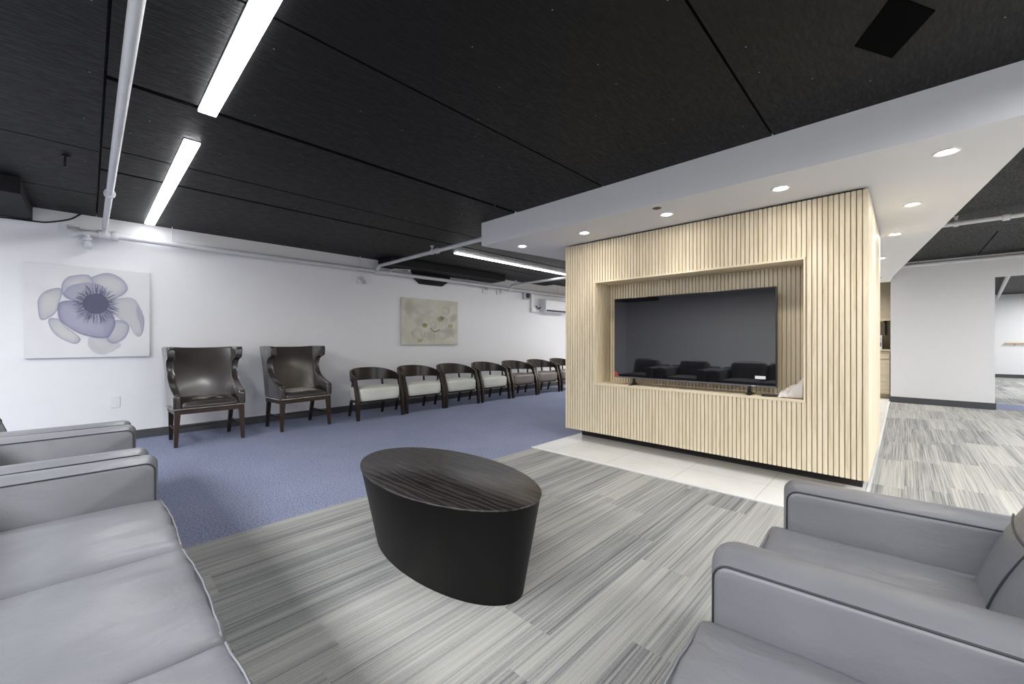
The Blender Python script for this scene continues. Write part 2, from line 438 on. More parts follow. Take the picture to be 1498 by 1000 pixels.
# ------------------------------------------------------------------ slatted television wall
XF = 3.93; YL, YR_ = 2.898, .186; ZB, ZT = .127, 2.262
NY0, NY1, NZ0, NZ1 = .574, 2.487, .684, 1.799; NX = 4.25; XE = 5.9
mw = thing('television_wall', 'free-standing partition clad in pale vertical wood slats with a television niche', 'partition', ((XF+XE)/2, (YL+YR_)/2, 0))
mb = MB()
P, W, D = .0335, .0262, .012
n = int(round((YL-YR_)/P)); P = (YL-YR_)/n
for i in range(n):
    y0 = YR_ + i*P + (P-W)/2; y1 = y0 + W
    if i == 0: y0 = YR_
    if i == n-1: y1 = YL
    if y1 < NY0-.012 or y0 > NY1+.012:
        mb.box(XF, XF+D, y0, y1, ZB, ZT)
    else:
        mb.box(XF, XF+D, y0, y1, ZB, NZ0-.022); mb.box(XF, XF+D, y0, y1, NZ1+.018, ZT)
mb.build('slat_cladding', m_slat, mw, world=True)
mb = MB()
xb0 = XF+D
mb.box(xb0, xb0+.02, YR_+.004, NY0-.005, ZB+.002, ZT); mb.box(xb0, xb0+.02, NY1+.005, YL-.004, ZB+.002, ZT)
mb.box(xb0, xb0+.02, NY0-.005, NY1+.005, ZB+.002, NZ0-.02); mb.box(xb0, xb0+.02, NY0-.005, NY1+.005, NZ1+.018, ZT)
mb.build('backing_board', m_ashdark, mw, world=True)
mb = MB()
mb.box(XF-.004, NX+.02, NY0-.012, NY1+.012, NZ0-.022, NZ0); mb.box(XF-.004, NX+.02, NY0-.012, NY1+.012, NZ1, NZ1+.018)
mb.build('niche_shelf', m_ashboard, mw, world=True, bevel=.0015)
mb = MB()
mb.box(XF-.004, NX+.02, NY0-.012, NY0, NZ0, NZ1); mb.box(XF-.004, NX+.02, NY1, NY1+.012, NZ0, NZ1)
y = NX - .03
while y > XF + .03:
    for ya, yb in ((NY0, NY0+.004), (NY1-.004, NY1)): mb.box(y-W, y, ya, yb, NZ0, NZ1)
    y -= P
mb.build('niche_side', m_ashv, mw, world=True)
mb = MB(); y = NY0 + .004
while y + W < NY1:
    mb.box(NX-D, NX, y, y+W, NZ0, NZ1); y += P
mb.build('niche_slats', m_slat, mw, world=True)
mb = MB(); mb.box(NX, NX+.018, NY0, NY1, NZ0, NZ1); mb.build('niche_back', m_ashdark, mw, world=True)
mb = MB()
mb.box(XF+.002, XE, YR_, YR_+.018, ZB, ZT); mb.box(XF+D+.02, XE, YL-.018, YL, ZB, ZT); mb.box(XE, XE+.02, YR_, YL, ZB, ZT)
mb.box(XF+D+.02, XE, YR_+.018, YL-.018, ZB, ZB+.02); mb.box(XF+D+.02, XE, YR_+.018, YL-.018, ZT-.02, ZT)
mb.build('side_panel', mk_ash('ash_side_panel', 'z', 1.03), mw, world=True, bevel=.002)
mb = MB(); mb.box(4.2, XE-.2, .235, 2.85, .004, ZB+.005); mb.build('toe_kick', m_toe, mw, world=True)
mb = MB(); mb.box(XF+.03, XE-.02, YR_+.03, YL-.03, ZT-.005, SZ+.005); mb.build('shadow_gap', m_toe, mw, world=True)

# television on two feet in the niche
TX = 4.0; TY0, TY1, TZ0, TZ1 = .770, 2.293, .758, 1.613
tv = thing('television', 'large flat black television standing in the wood slat niche', 'television', (TX+.03, (TY0+TY1)/2, NZ0))
mb = MB(); mb.box(TX+.004, TX+.03, TY0, TY1, TZ0, TZ1); mb.box(TX+.03, TX+.06, TY0+.2, TY1-.2, TZ0+.05, TZ1-.3)
mb.build('housing', m_bezel, tv, world=True, bevel=.003)
mb = MB(); mb.box(TX+.001, TX+.004, TY0+.008, TY1-.008, TZ0+.016, TZ1-.008); mb.build('screen', m_screen, tv, world=True)
mb = MB(); mb.box(TX, TX+.006, TY0+.004, TY1-.004, TZ0, TZ0+.012); mb.build('bottom_trim', m_silver, tv, world=True)
for yc, sgn in ((2.07, 1), (.98, -1)):
    mb = MB()
    mb.box(TX+.012, TX+.032, yc-.012, yc+.012, NZ0+.008, TZ0+.02)
    mb.hexa([(TX-.06,yc+sgn*.02-.008,NZ0),(TX+.13,yc+sgn*.02-.008,NZ0),(TX+.13,yc+sgn*.02+.008,NZ0),(TX-.06,yc+sgn*.02+.008,NZ0)], [(TX-.06,yc-.008,NZ0+.010),(TX+.13,yc-.008,NZ0+.010),(TX+.13,yc+.008,NZ0+.010),(TX-.06,yc+.008,NZ0+.010)])
    mb.hexa([(TX-.03,yc-.008,NZ0+.009),(TX+.08,yc-.008,NZ0+.009),(TX+.08,yc+.008,NZ0+.009),(TX-.03,yc+.008,NZ0+.009)], [(TX+.01,yc-.008,NZ0+.04),(TX+.034,yc-.008,NZ0+.04),(TX+.034,yc+.008,NZ0+.04),(TX+.01,yc+.008,NZ0+.04)])
    mb.build('foot', m_black, tv, 40, world=True)
mb = MB(); mb.box(TX-.0005, TX+.001, .85, .93, .826, .852); st = mb.build('label_sticker', m_white, tv, world=True); st['label'] = 'small white rectangular sticker'
mb = MB()
for k, (a, b) in enumerate(((.863,.870),(.872,.877),(.879,.887),(.889,.895),(.897,.905),(.907,.912))): mb.box(TX-.001, TX, a, b, .836, .842)
mb.build('printed_line', m_bezel, st, world=True)
mb = MB(); mb.prism([(2.286,.770),(2.286,.825),(2.270,.822),(2.250,.805),(2.238,.770)], 'x', TX-.0005, TX+.001)
st = mb.build('corner_sticker', plain('red_sticker', (168,60,62), .4), tv, world=True); st['label'] = 'red and white corner sticker'
mb = MB(); mb.lathe([(.014, -.0005), (.014, .0)], (TX-.0006, 2.266, .797), 16, 'x')
mb.prism([(2.232,.84),(2.226,.845),(2.196,.79),(2.202,.785)], 'x', TX-.0008, TX+.001)
mb.build('sticker_mark', m_white, st, world=True)
mb = MB(); 
for a, b in ((.928,.934),(.936,.941),(.943,.949),(.951,.956)): mb.box(TX-.0006, TX+.001, a, b, TZ0+.003, TZ0+.009)
mb.build('badge', m_white, tv, world=True)

mb = MB(); mb.pillow(4.0, .80, NZ0+.008, .05, .16, .016, .006, n=(4,8,3)); mb.transform(Matrix.Translation((4.0,.80,0)) @ Matrix.Rotation(.25,4,'Z') @ Matrix.Translation((-4.0,-.80,0)))
rc = tag(mb.build('remote_control', m_black, None, 60), 'slim black remote lying on the niche shelf beside the cloth', 'remote')
# crumpled cloth
mb = MB(); n1, n2 = 26, 26; vs = []; fs = []
for i in range(n1+1):
    for j in range(n2+1):
        u, v = i/n1, j/n2
        y = .585 + .175*u; x = 3.965 + .16*v
        env = (1-u)**.9 * (1-.35*abs(2*v-1)) * .165 + .014
        fold = .5 + .5*math.sin(5.2*u + 6*v + 2.2*noise.noise(Vector((u*2.2, v*2.2, 1))))
        z = NZ0 + .003 + env*(.62 + .38*fold)*(1 - .85*(abs(2*v-1))**4) + .020*noise.noise(Vector((u*6, v*6, 5))) + .016*(.3-abs(noise.noise(Vector((u*11, v*9, 2)))))
        if u > .93 or v < .03: z = NZ0 + .003 + (z-NZ0)*.25
        vs.append((x, y, max(z, NZ0+.003)))
for i in range(n1):
    for j in range(n2): fs.append((i*(n2+1)+j, (i+1)*(n2+1)+j, (i+1)*(n2+1)+j+1, i*(n2+1)+j+1))
mb.add(vs, fs)
cl = tag(mb.build('cloth', plain('cloth_cotton', (214,208,204), .9, var=.08), None, 180), 'crumpled off-white cloth in the right corner of the television niche', 'cloth')
so = cl.modifiers.new('solid', 'SOLIDIFY'); so.thickness = .003; so.offset = 1

# ------------------------------------------------------------------ downlights and small ceiling fittings
dl_pos = [(3.573, 3.269, 'white recessed downlight nearest the left end of the soffit'),
          (3.581, 2.399, 'recessed downlight above the left end of the slatted wall'),
          (3.564, 1.523, 'recessed downlight beside the small brown sprinkler cover'),
          (3.541, .656, 'recessed downlight above the right half of the television niche'),
          (3.548, -.183, 'biggest recessed downlight, near the right corner of the soffit'),
          (4.711, -.049, 'recessed downlight right of the slatted wall, first behind its front corner'),
          (5.897, .07, 'recessed downlight right of the slatted wall, second behind its front corner'),
          (7.474, .225, 'partly hidden recessed downlight behind the slatted wall edge')]
d0 = None
for x, y, lab in dl_pos:
    if d0 is None:
        d0 = thing('downlight', lab, 'downlight', (x, y, SZ), 0, 'recessed downlights in the white soffit')
        mb = MB(); mb.lathe([(.040, .002), (.046, -.004), (.060, -.005), (.064, .001)], n=28); mb.build('trim_ring', m_downring, d0, 60)
        mb = MB(); mb.lathe([(.001, -.0015), (.040, -.0015), (.041, .002)], n=24); mb.build('lens', m_down, d0, 60)
    else: dup(d0, (x, y, SZ), 0, lab)
    L = bpy.data.lights.new('downlight_beam', 'SPOT'); L.energy = 7; L.color = (1, .95, .88); L.spot_size = math.radians(115); L.spot_blend = .8; L.shadow_soft_size = .04
    lo = bpy.data.objects.new('downlight_beam', L); COL.objects.link(lo); lo.location = (x, y, SZ-.02)
mb = MB(); mb.lathe([(.05, .001), (.055, -.006), (.045, -.012), (.001, -.012)], (9.75, .33, SZ), 20)
tag(mb.build('ceiling_vent', m_grey_plastic, None, 60), 'unlit grey round ceiling disc at the far end of the soffit', 'vent')
sp = thing('sprinkler_cover', 'small round brown sprinkler cover in the soffit above the slatted wall', 'sprinkler', (3.343, 1.511, SZ))
mb = MB(); mb.lathe([(.024, -.001), (.036, -.002), (.038, .001)], n=20); mb.build('ring', plain('brass_brown', (96,70,52), .4, metal=.5), sp, 60)
mb = MB(); mb.lathe([(.001, -.0015), (.024, -.0015), (.024, .001)], n=20); mb.build('recess', m_black, sp, 60)

# linear strip lights hung under the ceiling
def strip(lab, x0, x1, y0, y1, z=CZ):
    t = thing('strip_light', lab, 'strip light', ((x0+x1)/2, (y0+y1)/2, z), 0, 'linear strip lights')
    mb = MB(); mb.box(x0-.004, x1+.004, y0-.004, y1+.004, z-.006, z+.002); mb.build('housing', m_black, t, world=True)
    mb = MB(); mb.box(x0, x1, y0, y1, z-.018, z-.006); mb.build('diffuser', m_led, t, world=True)
    return t
strip('long glowing white strip light crossing the top edge of the photo', .457, .545, -3.4, 3.06)
strip('glowing white strip light ending by the wall above the first wing chair', .457, .545, 3.57, 6.44)
strip('glowing white strip light running behind the slatted wall near the long white wall', 4.0, 7.6, 5.05, 5.12)

# ------------------------------------------------------------------ sprinkler pipes
PZ = 2.338; PY = 6.45
t = thing('sprinkler_pipe', 'long white sprinkler pipe running along the top of the white wall', 'pipe', (3.5, PY, PZ), 0, 'white sprinkler pipes')
mb = MB(); mb.tube([(-.10, PY, PZ), (XB, PY, PZ)], .032, 14); mb.build('run', m_pipe, t, 60, world=True)
mb = MB(); mb.lathe([(.045,-.05),(.05,-.02),(.05,.03),(.036,.05)], (-.11, PY, PZ), 14, 'x'); mb.lathe([(.05,0),(.05,.02)], (-.115, PY, PZ+.04), 12); mb.ball((-.115, PY, PZ-.02), .048, 12, 8)
mb.build('end_cap', m_pipe, t, 50, world=True)
mb = MB(); mb.lathe([(.05,-.03),(.055,-.02),(.055,.02),(.05,.03)], (.205, PY, PZ), 14, 'x'); mb.lathe([(.045,-.02),(.045,.02)], (.13, PY, PZ), 14, 'x'); mb.build('coupling', m_pipe, t, 50, world=True)
mb = MB(); mb.tube([(-.009, PY, PZ), (-.009, PY, PZ-.09)], .024, 12); mb.lathe([(.03,-.17),(.042,-.155),(.042,-.125),(.03,-.11),(.026,-.09),(.04,-.085),(.04,-.06),(.02,-.05)], (-.009, PY, PZ), 14)
mb.build('drop_fitting', m_pipe, t, 50, world=True)
for x in (.709, 3.1, 5.4, 8.4):
    mb = MB(); mb.tube([(x, PY, PZ+.03), (x, PY, CZ if not 3.47 < x < 6.15 else 2.44)], .006, 6); mb.lathe([(.036,-.012),(.036,.012)], (x, PY, PZ), 14, 'x'); mb.build('hanger', m_pipe, t, 50, world=True)
def branch(lab, x, y0, y1, z, r, collars=(), heads=(), tee=True):
    t = thing('sprinkler_pipe', lab, 'pipe', (x, (y0+y1)/2, z), 0, 'white sprinkler pipes')
    mb = MB(); pts = [(x, y0, z), (x, y1-.08, z)]
    if tee:
        for a in range(0, 91, 15): pts.append((x, y1-.08+.08*math.sin(math.radians(a)), z-.08+.08*math.cos(math.radians(a))))
    else: pts.append((x, y1, z))
    mb.tube(pts, r, 12); mb.build('run', m_pipe, t, 60, world=True)
    for y in collars:
        mb = MB(); mb.lathe([(r+.004,-.03),(r+.014,-.024),(r+.014,.024),(r+.004,.03)], (x, y, z), 12, 'y'); mb.build('coupling', m_pipe, t, 50, world=True)
    for y in heads:
        mb = MB(); mb.tube([(x, y, z+r*.8), (x, y, z+.065)], .012, 8); mb.lathe([(.012,.06),(.02,.065),(.012,.075),(.03,.083),(.03,.088)], (x, y, z), 10); mb.tube([(x,y,z+.05),(x-.02,y,z+.07),(x,y,z+.085)], .003, 6)
        mb.lathe([(r+.003,-.02),(r+.01,-.018),(r+.01,.018),(r+.003,.02)], (x, y, z), 12, 'y')
        mb.build('sprinkler_head', m_pipe, t, 50, world=True)
    if tee:
        mb = MB(); mb.lathe([(.045,-.05),(.05,-.04),(.05,.04),(.045,.05)], (x, PY, PZ), 14, 'x'); mb.tube([(x, y1, PZ+.01), (x, y1-.01, z-.06)], r+.01, 12); mb.build('tee', m_pipe, t, 50, world=True)
    return t
branch('white sprinkler pipe crossing the black ceiling left of the strip lights', .125, -.8, 6.42, 2.42, .024, collars=(4.93, 1.2), heads=())
branch('white sprinkler pipe from the wall to the left corner of the soffit', 3.39, 3.62, 6.42, 2.42, .027, collars=(4.72,), heads=(4.84,))
branch('white sprinkler pipe bending off the wall behind the slatted wall', 6.62, 3.75, 6.42, 2.42, .026, heads=(6.25,))
branch('white sprinkler pipe on the black ceiling right of the soffit edge', 6.75, -3.4, -.30, 2.47, .026, collars=(-.78,), heads=(-.42,), tee=False)
branch('white pipe along the top of the right-hand wall', 10.42, Y0, .1, 2.535, .034, tee=False)
t = thing('sprinkler_pipe', 'slanting white pipe under the black ceiling seen through the far right opening', 'pipe', (15, -1.75, 2.5), 0, 'white sprinkler pipes')
mb = MB(); mb.tube([(10.9, -1.33, 2.42), (19.9, -2.12, 2.5)], .035, 10); mb.build('run', m_pipe, t, 60, world=True)
# side sprinkler on a short arm
t = thing('side_sprinkler', 'short white side sprinkler on the wall pipe above the black trapezoid', 'sprinkler', (3.8, 6.42, 2.4))
mb = MB(); mb.tube([(3.62, 6.43, PZ+.03), (3.66, 6.42, 2.395), (3.70, 6.40, 2.41), (3.95, 6.36, 2.42)], .011, 8); mb.build('arm', m_pipe, t, 60, world=True)
mb = MB(); mb.lathe([(.012,-.03),(.03,-.02),(.034,0),(.012,.02),(.010,.035),(.026,.045),(.026,.05)], (3.96, 6.36, 2.42), 12); mb.build('sprinkler_head', m_pipe, t, 50, world=True)
# hanging rods on the ceiling at the left
for x, y, lab in ((-.14, 2.20, 'short black stub hanging from the ceiling near the upper left corner'), (-.12, 4.55, 'short black stub on the ceiling above the black corner beam')):
    mb = MB(); mb.tube([(x, y, CZ+.005), (x, y, CZ-.09)], .010, 8); mb.lathe([(.022,-.012),(.022,.0)], (x, y, CZ), 10)
    tag(mb.build('ceiling_stub', m_black, None, 50), lab, 'ceiling stub', 'black stubs under the ceiling')
mb = MB(); mb.tube(spline([(-1.2, 6.535, 2.36), (-.62, 6.535, 2.395), (-.40, 6.53, 2.40), (-.30, 6.53, 2.41), (-.15, 6.53, 2.47), (-.08, 6.53, 2.53), (-.06, 6.53, CZ)], 6), .008, 8)
tag(mb.build('cable', m_black, None, 60), 'black cable drooping under the black beam in the upper left corner', 'cable')

# ------------------------------------------------------------------ wall fittings
t = thing('emergency_light', 'grey twin-lamp emergency light high on the wall beneath the long pipe', 'emergency light', (3.15, 6.5, 2.17))
mb = MB(); mb.box(3.09, 3.21, 6.515, YW, 2.10, 2.22); mb.build('housing', m_white, t, world=True, bevel=.006)
for dx, dz in ((-.02, .03), (.03, -.03)):
    mb = MB(); mb.lathe([(.012,.0),(.026,-.02),(.034,-.05),(.03,-.058),(.001,-.055)], (3.15+dx, 6.515, 2.165+dz), 12, 'y'); mb.build('lamp_head', m_grey_plastic, t, 50, world=True)
t = thing('alarm_strobe', 'small white alarm strobe on the wall, left of the round alarm speaker', 'alarm', (5.95, 6.53, 2.255))
mb = MB(); mb.box(5.88, 6.02, 6.52, YW, 2.19, 2.32); mb.build('plate', m_white, t, world=True, bevel=.006)
mb = MB(); mb.box(5.93, 6.0, 6.495, 6.521, 2.255, 2.30); mb.build('strobe_lens', m_grey_plastic, t, world=True, bevel=.006)
t = thing('alarm_speaker', 'small square alarm speaker with round grille on the white wall', 'alarm', (6.39, 6.53, 2.262))
mb = MB(); mb.box(6.31, 6.47, 6.52, YW, 2.195, 2.33); mb.build('plate', m_white, t, world=True, bevel=.006)
mb = MB(); mb.lathe([(.001,-.012),(.04,-.012),(.045,.0)], (6.40, 6.52, 2.262), 16, 'y'); mb.build('grille', m_grey_plastic, t, 50, world=True)
t = thing('alarm_bell', 'grey wall box with round black alarm bell left of the white conduit', 'alarm', (7.3, 6.5, 2.24))
mb = MB(); mb.box(7.16, 7.36, 6.50, YW, 2.15, 2.32); mb.build('box', m_grey_plastic, t, world=True, bevel=.006)
mb = MB(); mb.lathe([(.001,-.04),(.03,-.038),(.055,-.025),(.06,.0)], (7.30, 6.50, 2.24), 18, 'y'); mb.build('bell', m_black, t, 50, world=True)
t = thing('conduit', 'white vertical conduit on the wall turning towards the air conditioner', 'conduit', (7.5, 6.51, 1.9))
mb = MB(); mb.box(7.44, 7.53, 6.50, YW, 1.95, 2.32); mb.box(7.43, 7.58, 6.48, YW, 1.86, 1.99); mb.box(7.55, 7.75, 6.50, YW, 1.87, 1.94); mb.build('duct_cover', m_white, t, world=True, bevel=.01)
mb = MB(); mb.tube(spline([(7.56, 6.47, 2.02), (7.60, 6.46, 1.97), (7.66, 6.46, 1.955), (7.74, 6.47, 1.985)], 5), .013, 8); mb.build('hose', m_black, t, 60, world=True)
t = thing('air_conditioner', 'white wall-mounted air conditioner partly hidden by the slatted wall', 'air conditioner', (8.2, 6.45, 2.0))
mb = MB(); sec = [(6.55,1.875),(6.40,1.865),(6.335,1.895),(6.315,1.95),(6.315,2.16),(6.335,2.19),(6.55,2.20)]
mb.prism(sec, 'x', 7.76, 8.72); mb.build('body', m_white, t, 30, world=True, bevel=.006)
mb = MB(); mb.hexa([(7.80,6.333,1.895),(8.68,6.333,1.895),(8.68,6.318,1.925),(7.80,6.318,1.925)], [(7.80,6.325,1.893),(8.68,6.325,1.893),(8.68,6.311,1.923),(7.80,6.311,1.923)]); mb.build('outlet_slot', m_black, t, world=True)
t = thing('wall_outlet', 'white electrical wall outlet left of the wing chairs', 'outlet', (.215, YW-.006, .45))
mb = MB(); mb.box(.177, .253, YW-.008, YW, .385, .515); mb.build('cover_plate', m_white, t, world=True, bevel=.003)
for z in (.425, .475):
    mb = MB(); mb.box(.200, .230, YW-.011, YW-.007, z-.017, z+.017); s_ = mb.build('socket', m_white, t, world=True, bevel=.003)
    mb = MB(); mb.box(.207, .209, YW-.0115, YW-.0105, z-.004, z+.008); mb.box(.221, .223, YW-.0115, YW-.0105, z-.004, z+.008); mb.box(.213, .217, YW-.0115, YW-.0105, z-.011, z-.007); mb.build('slot', m_black, s_, world=True)

# ------------------------------------------------------------------ canvases
def ink(mb, pts, y, rim, mid, core, a=(.95,.7,.5), c=None, inset=(.86,.5)):
    out = spline(pts, 5, True); n = len(out)
    cx = sum(p[0] for p in out)/n; cz = sum(p[1] for p in out)/n
    if c: cx, cz = c
    vs = []; cs = []
    for k, col, al in ((1, rim, a[0]), (inset[0], mid, a[1]), (inset[1], core, a[2])):
        for p in out: vs.append((cx+(p[0]-cx)*k, y, cz+(p[1]-cz)*k)); cs.append(s2l(col)[:3] + (al,))
    vs.append((cx, y, cz)); cs.append(s2l(core)[:3] + (a[2],))
    fs = []
    for r in range(2):
        for j in range(n): fs.append((r*n+j, r*n+(j+1) % n, (r+1)*n+(j+1) % n, (r+1)*n+j))
    for j in range(n): fs.append((2*n+j, 2*n+(j+1) % n, 3*n))
    mb.add(vs, fs); mb.c += cs
def stroke(mb, a, b, y, w, col, al=.9):
    d = Vector((b[0]-a[0], b[1]-a[1])); q = Vector((-d.y, d.x)).normalized()*w/2
    mb.add([(a[0]+q.x, y, a[1]+q.y), (a[0]-q.x, y, a[1]-q.y), (b[0]-q.x*.35, y, b[1]-q.y*.35), (b[0]+q.x*.35, y, b[1]+q.y*.35)], [(0,1,2,3)])
    mb.c += [s2l(col)[:3] + (al,)]*4
CY = 6.505
cv = thing('canvas_print', 'white canvas with a big translucent grey-violet flower', 'picture', (.023, CY, 1.47), 0, 'flower canvases on the white wall')
mb = MB(); mb.box(-.461, .507, CY, YW-.003, .972, 1.968); mb.build('canvas', m_canvas1, cv, world=True, bevel=.003)
def q1(x, y): return (-.461 + (x-205)/1085*.968, 1.968 - (y - (95 + (x-205)*.045))/(810 - (x-205)*.06)*.996)
pet = [
 ([(330,575),(310,470),(315,400),(370,335),(480,305),(500,360),(480,420),(460,500),(400,560)], (150,150,168), (196,196,206), (214,214,212)),
 ([(395,570),(405,640),(450,705),(530,755),(615,780),(650,730),(540,640),(470,570)], (146,146,166), (198,198,206), (216,216,214)),
 ([(715,760),(740,720),(880,735),(1010,780),(960,830),(860,870),(780,860),(725,810)], (198,198,204), (212,212,216), (214,214,216)),
 ([(930,400),(1060,370),(1140,385),(1190,450),(1235,560),(1225,660),(1190,715),(1140,690),(1080,600),(1000,560),(900,480)], (176,176,188), (200,200,208), (212,212,214)),
 ([(1160,440),(1190,460),(1235,560),(1215,680),(1190,600),(1155,520)], (160,160,176), (186,186,200), (194,194,206)),
 ([(735,220),(800,180),(880,160),(960,175),(1040,225),(1075,285),(1050,330),(980,375),(920,410),(830,400),(790,300)], (152,152,172), (188,188,202), (212,212,212)),
 ([(500,350),(500,270),(540,215),(600,193),(720,185),(760,240),(820,300),(800,360),(700,400),(570,405)], (150,150,168), (194,194,204), (210,210,212)),
 ([(510,360),(560,290),(640,262),(740,252),(845,275),(880,340),(800,400),(680,430),(580,405)], (146,146,170), (174,174,194), (188,188,202)),
 ([(880,600),(1000,570),(1080,610),(1075,680),(1020,745),(930,775),(870,720)], (150,150,170), (184,184,200), (204,204,210)),
 ([(465,500),(480,430),(560,410),(700,420),(900,480),(960,600),(920,690),(880,728),(760,722),(640,690),(540,630),(480,570)], (132,132,156), (168,168,190), (176,176,196)),
]
mb = MB()
for k, (pts, rim, mid, core) in enumerate(pet): ink(mb, [q1(*p) for p in pts], CY-.0006*(k+1), rim, mid, core, (.95, .75, .6))
yy = CY-.0075
for k in range(170):
    a = random.uniform(0, 2*PI); r0 = random.uniform(.5, 1.0); r1 = r0 + random.uniform(.25, .65); r1 = min(r1, 1.55)
    wob = random.uniform(-.12, .12)
    p0 = q1(785+150*r0*math.cos(a), 445+115*r0*math.sin(a)); p1 = q1(785+150*r1*math.cos(a+wob), 445+120*r1*math.sin(a+wob))
    stroke(mb, p0, p1, yy - k*.000004, random.uniform(.005, .011), random.choice(((100,100,124), (112,112,136), (126,126,148))))
ink(mb, [q1(785+115*math.cos(a*PI/8), 432+88*math.sin(a*PI/8)) for a in range(16)], CY-.0085, (108,108,132), (98,98,120), (94,94,116), (.7, .95, 1))
mb.build('flower_print', m_ink, cv, world=True)

cv = thing('canvas_print', 'smaller beige canvas with pale blossoms above the barrel chairs', 'picture', (4.54, CY, 1.51), 0, 'flower canvases on the white wall')
mb = MB(); mb.box(3.90, 5.18, CY, YW-.003, 1.088, 1.945); mb.build('canvas', m_canvas2, cv, world=True, bevel=.003)
def q2(x, y): return (3.90 + (x-190)/805*1.28*(1-.14*(1-(x-190)/805)), 1.945 - (y-(155+(x-190)*.07))/(680-(x-190)*.08)*.857)
def ell(cx, cy, rx, ry, rot=0, n=12):
    return [q2(cx + rx*math.cos(2*PI*i/n)*math.cos(rot) - ry*math.sin(2*PI*i/n)*math.sin(rot), cy + rx*math.cos(2*PI*i/n)*math.sin(rot) + ry*math.sin(2*PI*i/n)*math.cos(rot)) for i in range(n)]
mb = MB(); k = 0
for (cx, cy, rx, ry, rot, rim) in ((480,330,150,120,.3,(196,190,180)), (300,300,90,140,0,(206,203,190)), (820,340,70,70,0,(196,192,190)), (930,450,60,90,.5,(200,197,192)), (640,400,90,100,.2,(200,198,186)),
        (440,500,90,80,-.3,(204,203,196)), (640,540,80,90,0,(196,198,180)), (870,650,110,90,.2,(204,204,190)), (420,670,90,105,.1,(186,186,168)), (590,700,75,95,-.1,(184,186,160)), (760,690,110,90,.2,(202,203,188))):
    k += 1; ink(mb, ell(cx, cy, rx, ry, rot), CY-.0005*k, *(((226,225,216),)*3 if k % 2 else ((178,174,160),)*3), (0,.3,.45) if k % 2 else (0,.2,.3), None, (.62,.25))
for cx, cy, r, col in ((525,555,48,(176,184,116)), (525,550,26,(146,160,80)), (745,465,48,(184,186,140)), (770,450,34,(150,156,116)), (885,560,38,(186,188,148)), (450,770,40,(196,200,150))):
    k += 1; ink(mb, ell(cx, cy, r, r*.8), CY-.0005*k, col, col, col, (.0,.35,.6))
for j in range(60):
    a = random.uniform(0, 2*PI); r = random.uniform(10, 85); x, y = 785+r*math.cos(a), 445+r*math.sin(a)*.95
    stroke(mb, q2(x, y), q2(x+random.uniform(-9,9), y+random.uniform(4,10)), CY-.010-j*.000004, .012, random.choice(((130,128,104), (160,158,134), (110,112,84))), .8)
for pl in ([(600,595),(625,625),(655,640),(690,640),(715,625),(730,608)], [(525,650),(520,700),(515,735)], [(650,680),(662,720),(660,770)], [(335,640),(345,690),(365,740)], [(495,700),(500,740),(470,790)], [(900,640),(920,700),(945,750)]):
    dark = pl[0] == (600,595)
    for a, b in zip(pl, pl[1:]): stroke(mb, q2(*a), q2(*b), CY-.0105, .022 if dark else .014, (84,88,62) if dark else (150,150,118), .85 if dark else .6)
mb.build('blossom_print', m_ink, cv, world=True)

